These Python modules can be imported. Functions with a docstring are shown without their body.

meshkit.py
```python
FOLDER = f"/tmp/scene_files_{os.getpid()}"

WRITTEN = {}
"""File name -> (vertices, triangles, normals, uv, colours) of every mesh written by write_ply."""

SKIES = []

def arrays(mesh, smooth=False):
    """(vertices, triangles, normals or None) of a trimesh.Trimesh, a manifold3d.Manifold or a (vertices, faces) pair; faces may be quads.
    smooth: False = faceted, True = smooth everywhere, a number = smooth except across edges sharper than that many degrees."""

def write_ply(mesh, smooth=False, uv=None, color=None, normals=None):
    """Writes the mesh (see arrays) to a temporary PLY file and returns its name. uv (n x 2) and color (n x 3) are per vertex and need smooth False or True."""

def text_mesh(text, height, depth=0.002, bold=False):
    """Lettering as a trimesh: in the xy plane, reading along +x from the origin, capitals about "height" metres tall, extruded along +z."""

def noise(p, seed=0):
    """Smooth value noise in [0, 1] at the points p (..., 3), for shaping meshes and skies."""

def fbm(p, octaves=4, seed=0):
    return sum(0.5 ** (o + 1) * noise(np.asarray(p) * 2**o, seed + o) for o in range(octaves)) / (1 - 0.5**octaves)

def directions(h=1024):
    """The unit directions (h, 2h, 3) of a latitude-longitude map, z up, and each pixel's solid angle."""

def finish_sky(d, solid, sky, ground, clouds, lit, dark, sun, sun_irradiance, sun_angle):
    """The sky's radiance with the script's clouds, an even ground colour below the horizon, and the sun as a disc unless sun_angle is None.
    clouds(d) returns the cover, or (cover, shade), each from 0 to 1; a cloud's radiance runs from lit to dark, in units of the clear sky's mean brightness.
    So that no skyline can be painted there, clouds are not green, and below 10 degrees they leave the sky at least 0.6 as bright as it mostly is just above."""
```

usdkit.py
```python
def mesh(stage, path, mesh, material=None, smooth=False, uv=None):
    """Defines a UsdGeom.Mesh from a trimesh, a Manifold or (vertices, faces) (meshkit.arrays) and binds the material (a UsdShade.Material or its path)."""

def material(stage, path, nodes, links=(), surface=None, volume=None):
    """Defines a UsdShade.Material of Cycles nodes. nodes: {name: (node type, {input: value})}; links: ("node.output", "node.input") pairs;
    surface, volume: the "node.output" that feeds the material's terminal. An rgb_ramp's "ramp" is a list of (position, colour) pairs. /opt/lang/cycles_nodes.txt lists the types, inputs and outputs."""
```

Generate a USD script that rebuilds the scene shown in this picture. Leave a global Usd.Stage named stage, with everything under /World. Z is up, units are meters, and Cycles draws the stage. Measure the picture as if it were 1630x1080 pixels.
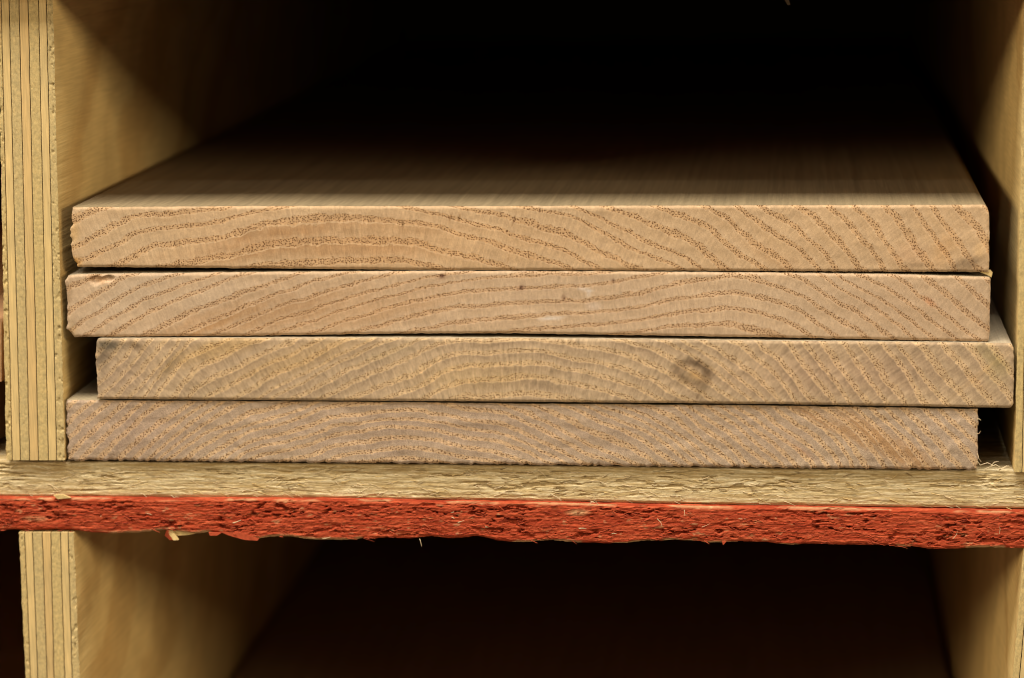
import math
import numpy as np
from scipy.interpolate import RBFInterpolator, RegularGridInterpolator
from scipy.sparse import coo_matrix
from scipy.sparse.linalg import spsolve
from pxr import Usd, UsdGeom, UsdLux, UsdShade, Gf, Sdf, Vt
import usdkit
from meshkit import noise, fbm

stage = Usd.Stage.CreateInMemory()
UsdGeom.SetStageUpAxis(stage, 'Z')
UsdGeom.SetStageMetersPerUnit(stage, 1.0)
UsdGeom.Xform.Define(stage, '/World')
UsdGeom.Scope.Define(stage, '/World/Looks')

# ------------------------------------------------------------------ camera
# (the photograph is 1630 x 1080; its vanishing points give the lens and the attitude)
F, CX, CY, DIST = 4200.0, 815.0, 540.0, 0.953
Yc = np.array([(1266 - CX) / F, (CY + 230) / F, -1.0]); Yc /= np.linalg.norm(Yc)
Xc = np.array([1.0, -0.0065, 0.1062]); Xc -= Yc * (Xc @ Yc); Xc /= np.linalg.norm(Xc)
Zc = np.cross(Xc, Yc)
M = np.stack([Xc, Yc, Zc], 1)                    # camera = M @ world
CAM = -DIST * (-M[2])
cam = UsdGeom.Camera.Define(stage, '/World/camera')
m4 = np.eye(4); m4[0, :3], m4[1, :3], m4[2, :3], m4[3, :3] = M[0], M[1], M[2], CAM
cam.AddTransformOp().Set(Gf.Matrix4d(*m4.ravel().tolist()))
cam.CreateHorizontalApertureAttr(23.5)
cam.CreateVerticalApertureAttr(23.5 * 678 / 1024)
cam.CreateFocalLengthAttr(23.5 * F / 1630)
cam.CreateFocusDistanceAttr(DIST)
cam.CreateFStopAttr(4.0)
cam.CreateClippingRangeAttr((0.02, 100))
cam.CreateExposureAttr(1.64)


def W(px, py, Y):
    """The point of the plane y = Y that the photograph shows at this pixel."""
    px, py = np.asarray(px, float), np.asarray(py, float)
    d = np.stack([(px - CX) / F, -(py - CY) / F, -np.ones(np.broadcast(px, py).shape)], -1) @ M
    t = (np.asarray(Y) - CAM[1]) / d[..., 1]
    return CAM + d * t[..., None]


# ------------------------------------------------------------------ light
room = UsdLux.DomeLight.Define(stage, '/World/room_light')
usdkit.material(stage, '/World/Looks/room_light', {'b': ('background_shader', {'color': (1.0, 0.82, 0.55), 'strength': 0.06})}, surface='b.background')
UsdShade.MaterialBindingAPI.Apply(room.GetPrim()).Bind(UsdShade.Material.Get(stage, '/World/Looks/room_light'))


def tube_light(name, loc, length, width, intensity, side=None):
    l = UsdLux.RectLight.Define(stage, '/World/' + name)
    l.CreateWidthAttr(length); l.CreateHeightAttr(width)
    l.CreateIntensityAttr(intensity); l.CreateColorAttr(Gf.Vec3f(1.0, 0.80, 0.50) if side else Gf.Vec3f(1.0, 0.96, 0.84))
    x = UsdGeom.Xformable(l.GetPrim())
    x.AddTranslateOp().Set(Gf.Vec3d(*loc))
    x.AddRotateXOp().Set(45.0 if side else 25.0)


tube_light('ceiling_lamp_overhead', (-0.40, -0.92, 2.62), 2.4, 0.90, 6.6)
tube_light('ceiling_tube_middle', (-0.45, -1.43, 2.62), 2.4, 0.10, 6.5)
tube_light('ceiling_tube_far', (-0.45, -2.76, 2.62), 2.4, 0.10, 6.5)
# rows of lamps further along the aisle, to the left and to the right
tube_light('ceiling_row_left', (-9.0, -2.0, 1.0), 13.0, 0.6, 7.5, 'L')
tube_light('ceiling_row_right', (9.0, -2.0, 1.0), 13.0, 0.6, 7.5, 'R')


# ------------------------------------------------------------------ small kit
class G:
    """A node graph written as nested calls."""

    def __init__(s):
        s.nodes, s.links, s.k = {}, [], 0

    def __call__(s, kind, out, **inp):
        s.k += 1
        n = f'n{s.k}'
        vals = {}
        for key, v in inp.items():
            if isinstance(v, str) and v.startswith('@'):
                s.links.append((v[1:], f'{n}.{key}'))
            else:
                vals[key] = v
        s.nodes[n] = (kind, vals)
        return f'@{n}.{out}'

    def math(s, t, a, b=0.0, c=0.0):
        return s('math', 'value', math_type=t, value1=a, value2=b, value3=c)

    def mul(s, a, b): return s.math('multiply', a, b)
    def add(s, a, b): return s.math('add', a, b)
    def vec(s, x, y, z): return s('combine_xyz', 'vector', x=x, y=y, z=z)
    def sep(s, v):
        r = s('separate_xyz', 'x', vector=v)[:-2]
        return r + '.x', r + '.y', r + '.z'
    def scl(s, v, sc): return s('mapping', 'vector', vector=v, scale=sc)
    def noi(s, v, scale=1.0, detail=2.0, rough=0.5, dist=0.0): return s('noise_texture', 'fac', vector=v, scale=scale, detail=detail, roughness=rough, distortion=dist)
    def step(s, v, a, b): return s('map_range', 'result', range_type='smoothstep', value=v, from_min=a, from_max=b, to_min=0.0, to_max=1.0, clamp=True)
    def rng(s, v, a, b, lo, hi): return s('map_range', 'result', value=v, from_min=a, from_max=b, to_min=lo, to_max=hi, clamp=True)
    def mix(s, f, a, b, t='mix'): return s('mix', 'color', mix_type=t, fac=f, color1=a, color2=b)
    def ramp(s, f, stops, interpolate=True): return s('rgb_ramp', 'color', fac=f, ramp=stops, interpolate=interpolate)
    def grey(s, f, stops): return s('rgb_to_bw', 'val', color=s.ramp(f, [(a, (b, b, b)) for a, b in stops]))
    def pos(s):                                                   # millimetres
        return s('vector_math', 'vector', math_type='scale', vector1=s('geometry', 'position'), scale=1000.0)

    def done(s, name, color, height=None, dist=0.0003, strength=1.0, rough=0.75, spec=0.3):
        kw = dict(base_color=color, roughness=rough, specular_ior_level=spec)
        if height is not None:
            kw['normal'] = s('bump', 'normal', height=height, strength=strength, distance=dist)
        b = s('principled_bsdf', 'BSDF', **kw)
        return usdkit.material(stage, '/World/Looks/' + name, s.nodes, s.links, surface=b[1:])


names = {}


def path(name, parent='/World'):
    k = names.get((parent, name), 0)
    names[(parent, name)] = k + 1
    return f'{parent}/{name}' + (f'_{k:03d}' if k else '')


def tag(p, label=None, cat=None, group=None, kind=None):
    p = p.GetPrim() if hasattr(p, 'GetPrim') else p
    for k, v in (('label', label), ('category', cat), ('group', group), ('kind', kind)):
        if v: p.SetCustomDataByKey(k, v)
    return p


def thing(name, label, cat, loc=(0, 0, 0), group=None, kind=None):
    x = UsdGeom.Xform.Define(stage, path(name))
    tag(x, label, cat, group, kind)
    return x


def put(name, vf, mat, parent='/World', smooth=True, prim=None):
    """One Mesh from (vertices, triangles); prim = {name: (type, per-vertex array)}."""
    if hasattr(parent, 'GetPath'): parent = str(parent.GetPath())
    m = usdkit.mesh(stage, path(name, parent), vf, mat, smooth=smooth)
    for k, a in (prim or {}).items():
        a = np.asarray(a, np.float32)
        UsdGeom.PrimvarsAPI(m).CreatePrimvar(k, Sdf.ValueTypeNames.Float3Array if k != 'tint' else Sdf.ValueTypeNames.Color3fArray, 'vertex').Set(Vt.Vec3fArray.FromNumpy(a))
    return m


def join(parts):
    V, Fs, n = [], [], 0
    for v, f in parts:
        V.append(v); Fs.append(np.asarray(f) + n); n += len(v)
    return np.vstack(V), np.vstack(Fs)


def grid_faces(n, m):
    i = np.arange(n * m).reshape(n, m)
    a, b, c, d = i[:-1, :-1].ravel(), i[1:, :-1].ravel(), i[1:, 1:].ravel(), i[:-1, 1:].ravel()
    return np.vstack([np.stack([a, b, c], 1), np.stack([a, c, d], 1)])


def bar(P, depths):
    """A solid from a front grid P[column, row] (columns left to right, rows bottom to top), drawn back along y to the given depths.
    Returns vertices, triangles and a mask of the front vertices."""
    n, m = P.shape[:2]
    front = P.reshape(-1, 3)
    loop = np.concatenate([P[:, 0], P[-1, 1:], P[-2::-1, -1], P[0, -2:0:-1]])     # counter-clockwise seen from the front
    L = len(loop)
    rings = [loop] + [loop * [1, 0, 1] + [0, d, 0] for d in depths]
    side = np.vstack(rings)
    fs = []
    j = np.arange(L); k = (j + 1) % L
    for r in range(len(rings) - 1):
        a, b, c, d = r * L + j, r * L + k, (r + 1) * L + k, (r + 1) * L + j
        fs += [np.stack([a, c, b], 1), np.stack([a, d, c], 1)]
    back = rings[-1]
    cap = np.vstack([back, back.mean(0)])
    cf = np.stack([j, np.full(L, L), k], 1)
    v, f = join([(front, grid_faces(n, m)), (side, np.vstack(fs)), (cap, cf)])
    mask = np.zeros(len(v)); mask[:len(front)] = 1
    return v, f, mask


# ------------------------------------------------------------------ materials
def end_grain(name, pale, late, pore, band=0.34, pore_mm=0.5, pore_keep=0.75, ray=0.12, ray_mm=0.45, fuzz=0.0, halo=(1.1, 1.02, 0.85), halo_f=0.5, wander=0.22, seed=0.0, brown_col=(0.40, 0.235, 0.12), bump=0.9, side=(0.36, 0.26, 0.16), pore_r=0.36):
    g = G()
    P = g.pos()
    x, y, z = g.sep(P)
    psi, p, w = g.sep(g('attribute', 'vector', attribute='grain'))
    tint = g('attribute', 'color', attribute='tint')
    Pz = g.vec(x, seed, z)
    n1 = g.noi(Pz, 0.22, 3.0)
    n2 = g.noi(Pz, 1.3, 2.0)
    pw = g.add(p, g.add(g.mul(g.math('subtract', n1, 0.5), wander * 1.6), g.mul(g.math('subtract', n2, 0.5), wander)))
    u = g.math('fraction', g.add(pw, 100.0))
    vary = g.noi(g.vec(g.mul(psi, 0.25), g.mul(p, 0.9), seed), 1.0, 2.0)
    hi = g.add(band, g.mul(g.math('subtract', vary, 0.5), 0.22))
    inband = g.mul(g.step(u, 0.02, 0.07), g.math('subtract', 1.0, g.step(g.math('subtract', u, hi), -0.04, 0.05)))
    vor = g('voronoi_texture', 'distance', dimensions='2D', feature='f1', vector=g.vec(g.mul(x, 1 / pore_mm), g.mul(z, 1 / pore_mm), 0.0), scale=1.0, randomness=0.9)
    vcol = g.nodes and g('voronoi_texture', 'color', dimensions='2D', feature='f1', vector=g.vec(g.mul(x, 1 / pore_mm), g.mul(z, 1 / pore_mm), 0.0), scale=1.0, randomness=0.9)
    rnd = g.sep(vcol)[0]
    hole = g.math('subtract', 1.0, g.step(vor, pore_r * 0.6, pore_r))
    pores = g.mul(g.mul(hole, inband), g.step(rnd, 1 - pore_keep - 0.08, 1 - pore_keep + 0.08))
    # small late pores
    vl = g('voronoi_texture', 'distance', dimensions='2D', feature='f1', vector=g.vec(g.mul(x, 1.7), g.mul(z, 1.7), 3.0), scale=1.0)
    dots = g.mul(g.math('subtract', 1.0, g.step(vl, 0.1, 0.22)), 0.2)
    # tissue
    lateness = g.grey(u, [(0, 0.0), (0.05, 0.05), (0.3, 0.25), (0.6, 0.7), (0.9, 1.0), (0.975, 0.85), (1.0, 0.0)])
    lateness = g.mul(lateness, g.rng(g.noi(g.vec(g.mul(psi, 0.05), g.mul(p, 0.55), seed + 5), 1.0, 1.0), 0.3, 0.7, 0.5, 1.0))
    col = g.mix(lateness, pale, late)
    brown = g.mul(g.math('subtract', w, 1.0, 0.0), g.grey(u, [(0, 0.25), (0.06, 0.15), (0.3, 0.35), (0.6, 0.8), (0.96, 1.0), (1.0, 0.3)]))
    col = g.mix(g('clamp', 'result', value=brown, min=0.0, max=1.0), col, brown_col)
    col = g.mix(g.mul(g.grey(u, [(0, 1.0), (0.07, 0.9), (0.13, 0.0), (0.97, 0.0), (1.0, 1.0)]), 0.55), col, (pale[0] * 1.12, pale[1] * 1.06, pale[2] * 0.98))
    rays = g.noi(g.vec(g.mul(psi, 1 / ray_mm), g.mul(p, 0.8), seed + 2), 1.0, 2.0, 0.6)
    rays2 = g.noi(g.vec(g.mul(psi, 0.45 / ray_mm), g.mul(p, 2.2), seed + 3), 1.0, 2.0, 0.5)
    rv = g.rng(g.add(g.mul(rays, 0.6), g.mul(rays2, 0.4)), 0.3, 0.7, 1 - ray, 1 + ray)
    col = g.mix(1.0, col, g.vec(rv, rv, rv), 'multiply')
    midn = g.rng(g.noi(Pz, 0.9, 3.0, 0.65), 0.3, 0.7, 0.93, 1.07)
    col = g.mix(1.0, col, g.vec(midn, midn, midn), 'multiply')
    saw = g.rng(g.noi(g.vec(g.add(g.mul(x, 1.6), g.mul(z, 0.5)), g.mul(z, 0.12), seed + 8), 1.0, 2.0, 0.5), 0.3, 0.7, 0.955, 1.045)
    col = g.mix(1.0, col, g.vec(saw, saw, saw), 'multiply')
    big = g.rng(g.noi(g.vec(g.mul(x, 0.02), seed, g.mul(z, 0.06)), 1.0, 3.0), 0.3, 0.7, 0.93, 1.07)
    col = g.mix(1.0, col, g.vec(big, big, big), 'multiply')
    fine = g.rng(g.noi(Pz, 3.5, 3.0, 0.7), 0.25, 0.75, 0.86 - fuzz * 0.2, 1.14 + fuzz * 0.2)
    col = g.mix(1.0, col, g.vec(fine, fine, fine), 'multiply')
    col = g.mix(g.mul(inband, halo_f), col, g.mix(1.0, col, halo, 'multiply'))
    col = g.mix(dots, col, g.mix(0.6, col, pore))
    col = g.mix(g.mul(pores, 0.92), col, pore)
    col = g.mix(1.0, col, tint, 'multiply')
    # long faces: streaks along the board and saw chatter across
    st = g.noi(g.vec(g.mul(x, 0.55), g.mul(y, 0.012), g.add(g.mul(z, 0.4), seed)), 1.0, 4.0, 0.6)
    st2 = g.noi(g.vec(g.mul(x, 2.2), g.mul(y, 0.05), g.add(z, seed)), 1.0, 2.0, 0.6)
    chat = g('wave_texture', 'fac', wave_type='bands', bands_direction='x', profile='sine', vector=g.vec(g.add(g.mul(x, 0.8), g.mul(y, 0.55)), 0.0, 0.0), scale=0.16, distortion=1.2, detail=2.0)
    sv = g.add(g.add(g.rng(st, 0.3, 0.7, 0.8, 1.1), g.rng(st2, 0.3, 0.7, -0.05, 0.05)), g.mul(g.math('subtract', chat, 0.5), 0.10))
    scol = g.mix(1.0, side, g.vec(sv, sv, sv), 'multiply')
    w1 = g.math('minimum', w, 1.0)
    col = g.mix(w1, scol, col)
    h = g.add(g.add(g.mul(pores, -0.5), g.mul(saw, 2.0)), g.add(g.mul(fine, 0.5 + fuzz), g.mul(rays, 0.25)))
    hs = g.mul(st2, 0.4)
    h = g.add(g.mul(h, w1), g.mul(hs, g.math('subtract', 1.0, w1)))
    return g.done(name, col, h, dist=0.00016, strength=bump, rough=0.85, spec=0.2)


def ply_edge(name, base, dark, cross):
    """The sawn edge of one veneer: along the grain smooth, across it speckled."""
    g = G()
    x, y, z = g.sep(g.pos())
    off = g.mul(g('object_info', 'random'), 57.0)
    if cross:
        a = g.noi(g.vec(g.add(g.mul(x, 1.1), off), y, g.mul(z, 0.8)), 1.0, 4.0, 0.7)
        b = g.noi(g.vec(g.add(g.mul(x, 0.7), off), g.mul(z, 0.5), 1.0), 1.0, 2.0)
        pit = g.step(g.noi(g.vec(g.add(g.mul(x, 2.4), off), 2.0, g.mul(z, 1.9)), 1.0, 2.0), 0.62, 0.72)
    else:
        a = g.noi(g.vec(g.add(g.mul(x, 1.8), off), y, g.add(g.mul(z, 0.10), g.mul(x, 0.3))), 1.0, 3.0, 0.55)
        b = g.noi(g.vec(off, g.mul(z, 0.07), g.mul(x, 0.3)), 1.0, 2.0)
        pit = g.mul(g.step(g.noi(g.vec(g.add(g.mul(x, 2.0), off), 2.0, g.mul(z, 0.6)), 1.0, 2.0), 0.68, 0.74), 0.5)
    va = g.add(g.rng(a, 0.3, 0.7, 0.74 if cross else 0.84, 1.18 if cross else 1.12), g.rng(b, 0.3, 0.7, -0.12, 0.12))
    col = g.mix(1.0, g.mix(b, base, g.mix(0.5, base, (base[0] * 1.05, base[1] * 0.86, base[2] * 0.62))), g.vec(va, va, va), 'multiply')
    col = g.mix(g.mul(pit, 0.6), col, dark)
    return g.done(name, col, g.add(g.mul(a, 0.8), g.mul(pit, -0.6)), dist=0.00012, strength=0.35, rough=0.8, spec=0.2)


def veneer(name, base, brown):
    """Face veneer on the dividers: wide, soft, wavering figure."""
    g = G()
    x, y, z = g.sep(g.pos())
    off = g.mul(g('object_info', 'random'), 31.0)
    wob = g.noi(g.vec(off, g.mul(y, 0.012), g.mul(z, 0.022)), 1.0, 3.0)
    q = g.add(g.add(g.mul(y, 0.020), g.mul(z, -0.020)), g.mul(wob, 2.6))
    band = g.noi(g.vec(q, off, 0.3), 1.0, 3.0, 0.55)
    fibre = g.noi(g.vec(g.mul(y, 0.05), off, g.mul(z, 1.4)), 1.0, 3.0, 0.6)
    blot = g.noi(g.vec(off, g.mul(y, 0.03), g.mul(z, 0.03)), 1.0, 2.0)
    col = g.mix(g.mul(g.step(band, 0.47, 0.66), 0.6), base, brown)
    v = g.add(g.rng(fibre, 0.3, 0.7, 0.88, 1.08), g.rng(blot, 0.3, 0.7, -0.12, 0.12))
    col = g.mix(1.0, col, g.vec(v, v, v), 'multiply')
    return g.done(name, col, fibre, dist=0.0003, strength=0.4, rough=0.7, spec=0.3)


def strand(name, base, light, dark, stain, bare=None):
    """The raw edge of a pressed strand sheet: thin wavering layers."""
    g = G()
    x, y, z = g.sep(g.pos())
    wob = g.noi(g.vec(g.mul(x, 0.07), 3.0, g.mul(z, 0.15)), 1.0, 3.0)
    zz = g.add(z, g.mul(wob, 2.6))
    lay = g.noi(g.vec(g.mul(x, 0.055), g.mul(y, 0.3), g.mul(zz, 1.1)), 1.0, 4.0, 0.62)
    lay2 = g.noi(g.vec(g.mul(x, 0.25), g.mul(y, 0.6), g.mul(zz, 2.6)), 1.0, 3.0, 0.6)
    spot = g.noi(g.vec(g.mul(x, 0.16), g.mul(y, 0.3), g.mul(z, 0.5)), 1.0, 2.0)
    col = g.mix(g.step(lay, 0.38, 0.68), dark, g.mix(g.step(lay2, 0.42, 0.7), base, light))
    col = g.mix(g.mul(g.step(spot, 0.66, 0.72), 0.5), col, stain)
    fine = g.rng(g.noi(g.vec(g.mul(x, 0.5), y, g.mul(z, 1.3)), 1.5, 4.0, 0.7), 0.3, 0.7, 0.78, 1.2)
    col = g.mix(1.0, col, g.vec(fine, fine, fine), 'multiply')
    if bare:
        t = g.sep(g('attribute', 'vector', attribute='grain'))[0]
        col = g.mix(t, col, g.mix(lay2, bare, (bare[0] * 0.75, bare[1] * 0.65, bare[2] * 0.5)))
    h = g.add(g.mul(lay, 0.8), g.mul(lay2, 0.8))
    return g.done(name, col, h, dist=0.0002, strength=0.8, rough=0.95, spec=0.05)


def plain(name, col, rough=0.8):
    g = G()
    x, y, z = g.sep(g.pos())
    v = g.rng(g.noi(g.vec(x, y, z), 0.8, 3.0, 0.6), 0.25, 0.75, 0.75, 1.2)
    return g.done(name, g.mix(1.0, col, g.vec(v, v, v), 'multiply'), rough=rough, spec=0.2)


# ------------------------------------------------------------------ the traced growth rings
# each line: ring number, then points in picture pixels of one close view (origin x0, y0, 4.289 pixels per pixel)
def lines(y0, **views):
    X0 = dict(a=100, b=460, c=820, d=1200)
    out = []
    for k, rows in views.items():
        for r in rows.strip().split('\n'):
            n, pts = r.split(':')
            q = np.array([float(t) for t in pts.replace(' ', ',').split(',') if t]).reshape(-1, 2)
            # one point every ~12 px along the line
            s = np.r_[0, np.cumsum(np.hypot(*np.diff(q, axis=0).T))]
            t = np.linspace(0, s[-1], max(2, int(s[-1] / 70)))
            q = np.stack([np.interp(t, s, q[:, 0]), np.interp(t, s, q[:, 1])], 1)
            out.append(np.c_[X0[k] + q[:, 0] / 4.289, y0 + q[:, 1] / 4.289, np.full(len(q), float(n))])
    return np.vstack(out)


RINGS = []
RINGS.append(lines(320, a='''0: 70,130 150,95 220,65 300,45
1: 70,320 200,260 300,200 400,145 480,110 600,95 740,100 830,70 950,65 1100,55
2: 110,415 200,380 330,320 430,265 520,215 650,190 800,180 950,165 1100,140 1200,105 1300,75 1470,55
3: 370,445 450,405 550,340 650,305 780,295 900,270 1080,255 1200,215 1300,180 1400,150 1630,125
4: 760,440 870,425 960,405 1050,390 1200,360 1320,325 1450,300 1630,280
5: 1380,440 1480,445 1630,430''', b='''3: 0,140 150,130 350,115 550,125 700,130 790,150 900,160 1050,185 1150,230 1250,250 1400,290 1520,340 1630,375
4: 0,285 150,280 350,275 600,280 700,270 800,280 900,300 1020,340 1150,365 1300,405 1420,435 1500,465
5: 0,430 200,425 400,405 600,410 750,405 850,420 1000,455
2: 870,65 1000,90 1100,115 1200,145 1400,190 1500,220 1630,270
1: 1220,60 1300,70 1420,90 1520,120 1630,150''', c='''3: 0,345 120,380 230,410 350,450
2: 0,240 150,280 300,325 400,370 500,435 590,470
1: 0,130 130,170 250,200 370,245 480,295 580,355 700,405 830,470
0: 150,65 300,85 400,110 480,155 600,215 680,265 800,330 930,380 1080,435 1130,465
-1: 450,65 550,105 700,185 800,225 870,265 960,310 1040,335 1130,370 1220,430
-2: 700,70 800,100 900,150 1020,205 1100,230 1180,265 1260,320 1330,390 1400,450
-3: 1040,70 1150,110 1250,145 1340,195 1400,260 1500,345 1630,425
-4: 1360,70 1430,110 1500,180 1580,250 1630,290
-5: 1550,70 1600,110''', d='''-3: 0,430 60,460
-4: 0,300 100,350 180,400 240,465
-5: 0,130 100,205 200,260 300,330 370,400 430,460
-6: 90,70 200,125 300,195 400,290 470,350 520,410 550,465
-7: 330,60 450,140 480,200 560,255 630,340 680,420 720,465
-8: 550,75 640,145 740,270 800,330 850,400 880,460
-9: 720,75 800,145 850,220 900,290 950,360 1000,440
-10: 930,70 980,130 1030,200 1070,280 1120,350 1180,410 1210,460
-11: 1100,65 1150,140 1200,200 1250,280 1300,340 1360,450
-12: 1240,75 1270,130 1330,210 1400,290 1440,360
-13: 1410,65 1450,110 1510,170 1560,240'''))
RINGS.append(lines(428, a='''0: 60,125 140,85
1: 70,275 150,225 240,165 330,120 400,65 480,40
2: 90,400 150,355 240,300 330,240 420,180 480,145 600,100 680,65 780,40
3: 170,450 250,400 350,330 480,270 520,230 620,190 720,155 800,115 900,85 1040,40
4: 330,455 400,415 500,345 600,290 700,255 800,195 900,170 1000,130 1100,85 1200,45
5: 580,450 650,410 700,385 800,345 950,270 1170,190 1280,150 1400,105 1550,55 1620,35
6: 850,440 920,400 1000,365 1100,325 1290,240 1400,200 1480,160 1570,145 1630,115
7: 1050,440 1150,395 1200,375 1300,330 1400,290 1500,245 1630,215
8: 1310,430 1350,400 1430,370 1580,310 1630,300
9: 1480,435 1560,400 1630,375''', b='''5: 0,60 90,30
6: 0,150 60,140 120,100 250,65 350,35 490,20
7: 0,240 100,210 200,175 270,150 400,120 470,95 550,75 650,45 800,18
8: 0,330 60,315 150,295 230,250 330,225 450,190 570,155 700,125 800,95 950,60 1050,40 1250,20
9: 0,410 100,380 200,350 300,300 450,260 500,240 650,200 750,180 850,150 960,120 1100,100 1250,75 1400,60 1630,50
10: 180,435 270,400 370,355 450,340 570,305 650,280 760,245 900,215 1000,190 1100,170 1300,150 1500,140 1630,130
11: 390,440 500,420 600,395 720,355 830,335 950,300 1050,280 1150,260 1300,260 1400,245 1630,230
12: 820,435 900,410 1000,395 1080,375 1200,370 1300,350 1400,345 1530,330 1630,320
13: 1400,440 1500,430 1630,415''', c='''9: 0,50 100,40 300,35 450,40 600,30 680,20
10: 0,140 100,130 250,125 400,115 550,110 670,90 800,70 900,45 1000,30
11: 0,240 150,225 300,220 400,220 550,215 700,190 800,175 900,160 1000,125 1100,105 1200,85 1350,70 1450,45 1550,55 1630,70
12: 0,335 150,320 300,305 450,300 600,295 750,275 900,250 1050,215 1200,190 1350,180 1450,155 1550,170 1630,190
13: 0,425 150,415 300,400 450,390 600,380 750,365 850,350 1000,320 1150,300 1250,285 1320,290 1400,270 1500,270 1630,295
14: 800,435 950,415 1050,395 1200,385 1300,390 1400,375 1500,380 1570,410 1630,415''', d='''11: 0,80 130,105 200,135 300,180 380,215 450,265 540,325 640,385 700,420 760,470
12: 0,195 150,220 250,260 350,310 430,375 500,415 560,460
13: 0,300 100,320 200,350 290,390 340,430 400,465
14: 0,425 80,440 160,460
10: 250,45 350,85 450,150 550,215 640,265 750,325 850,400 900,445 950,480
9: 490,65 560,120 650,170 760,225 830,270 900,325 980,380 1060,450
8: 590,60 680,110 760,160 850,200 930,250 1010,310 1090,375 1160,430 1220,475
7: 750,60 850,105 950,160 1050,225 1120,285 1200,350 1280,410 1360,460
6: 970,60 1040,110 1120,180 1220,240 1300,310 1390,385 1460,440
5: 1180,75 1280,140 1350,200 1420,280 1500,340 1560,385
4: 1400,70 1500,160 1590,240'''))
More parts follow.
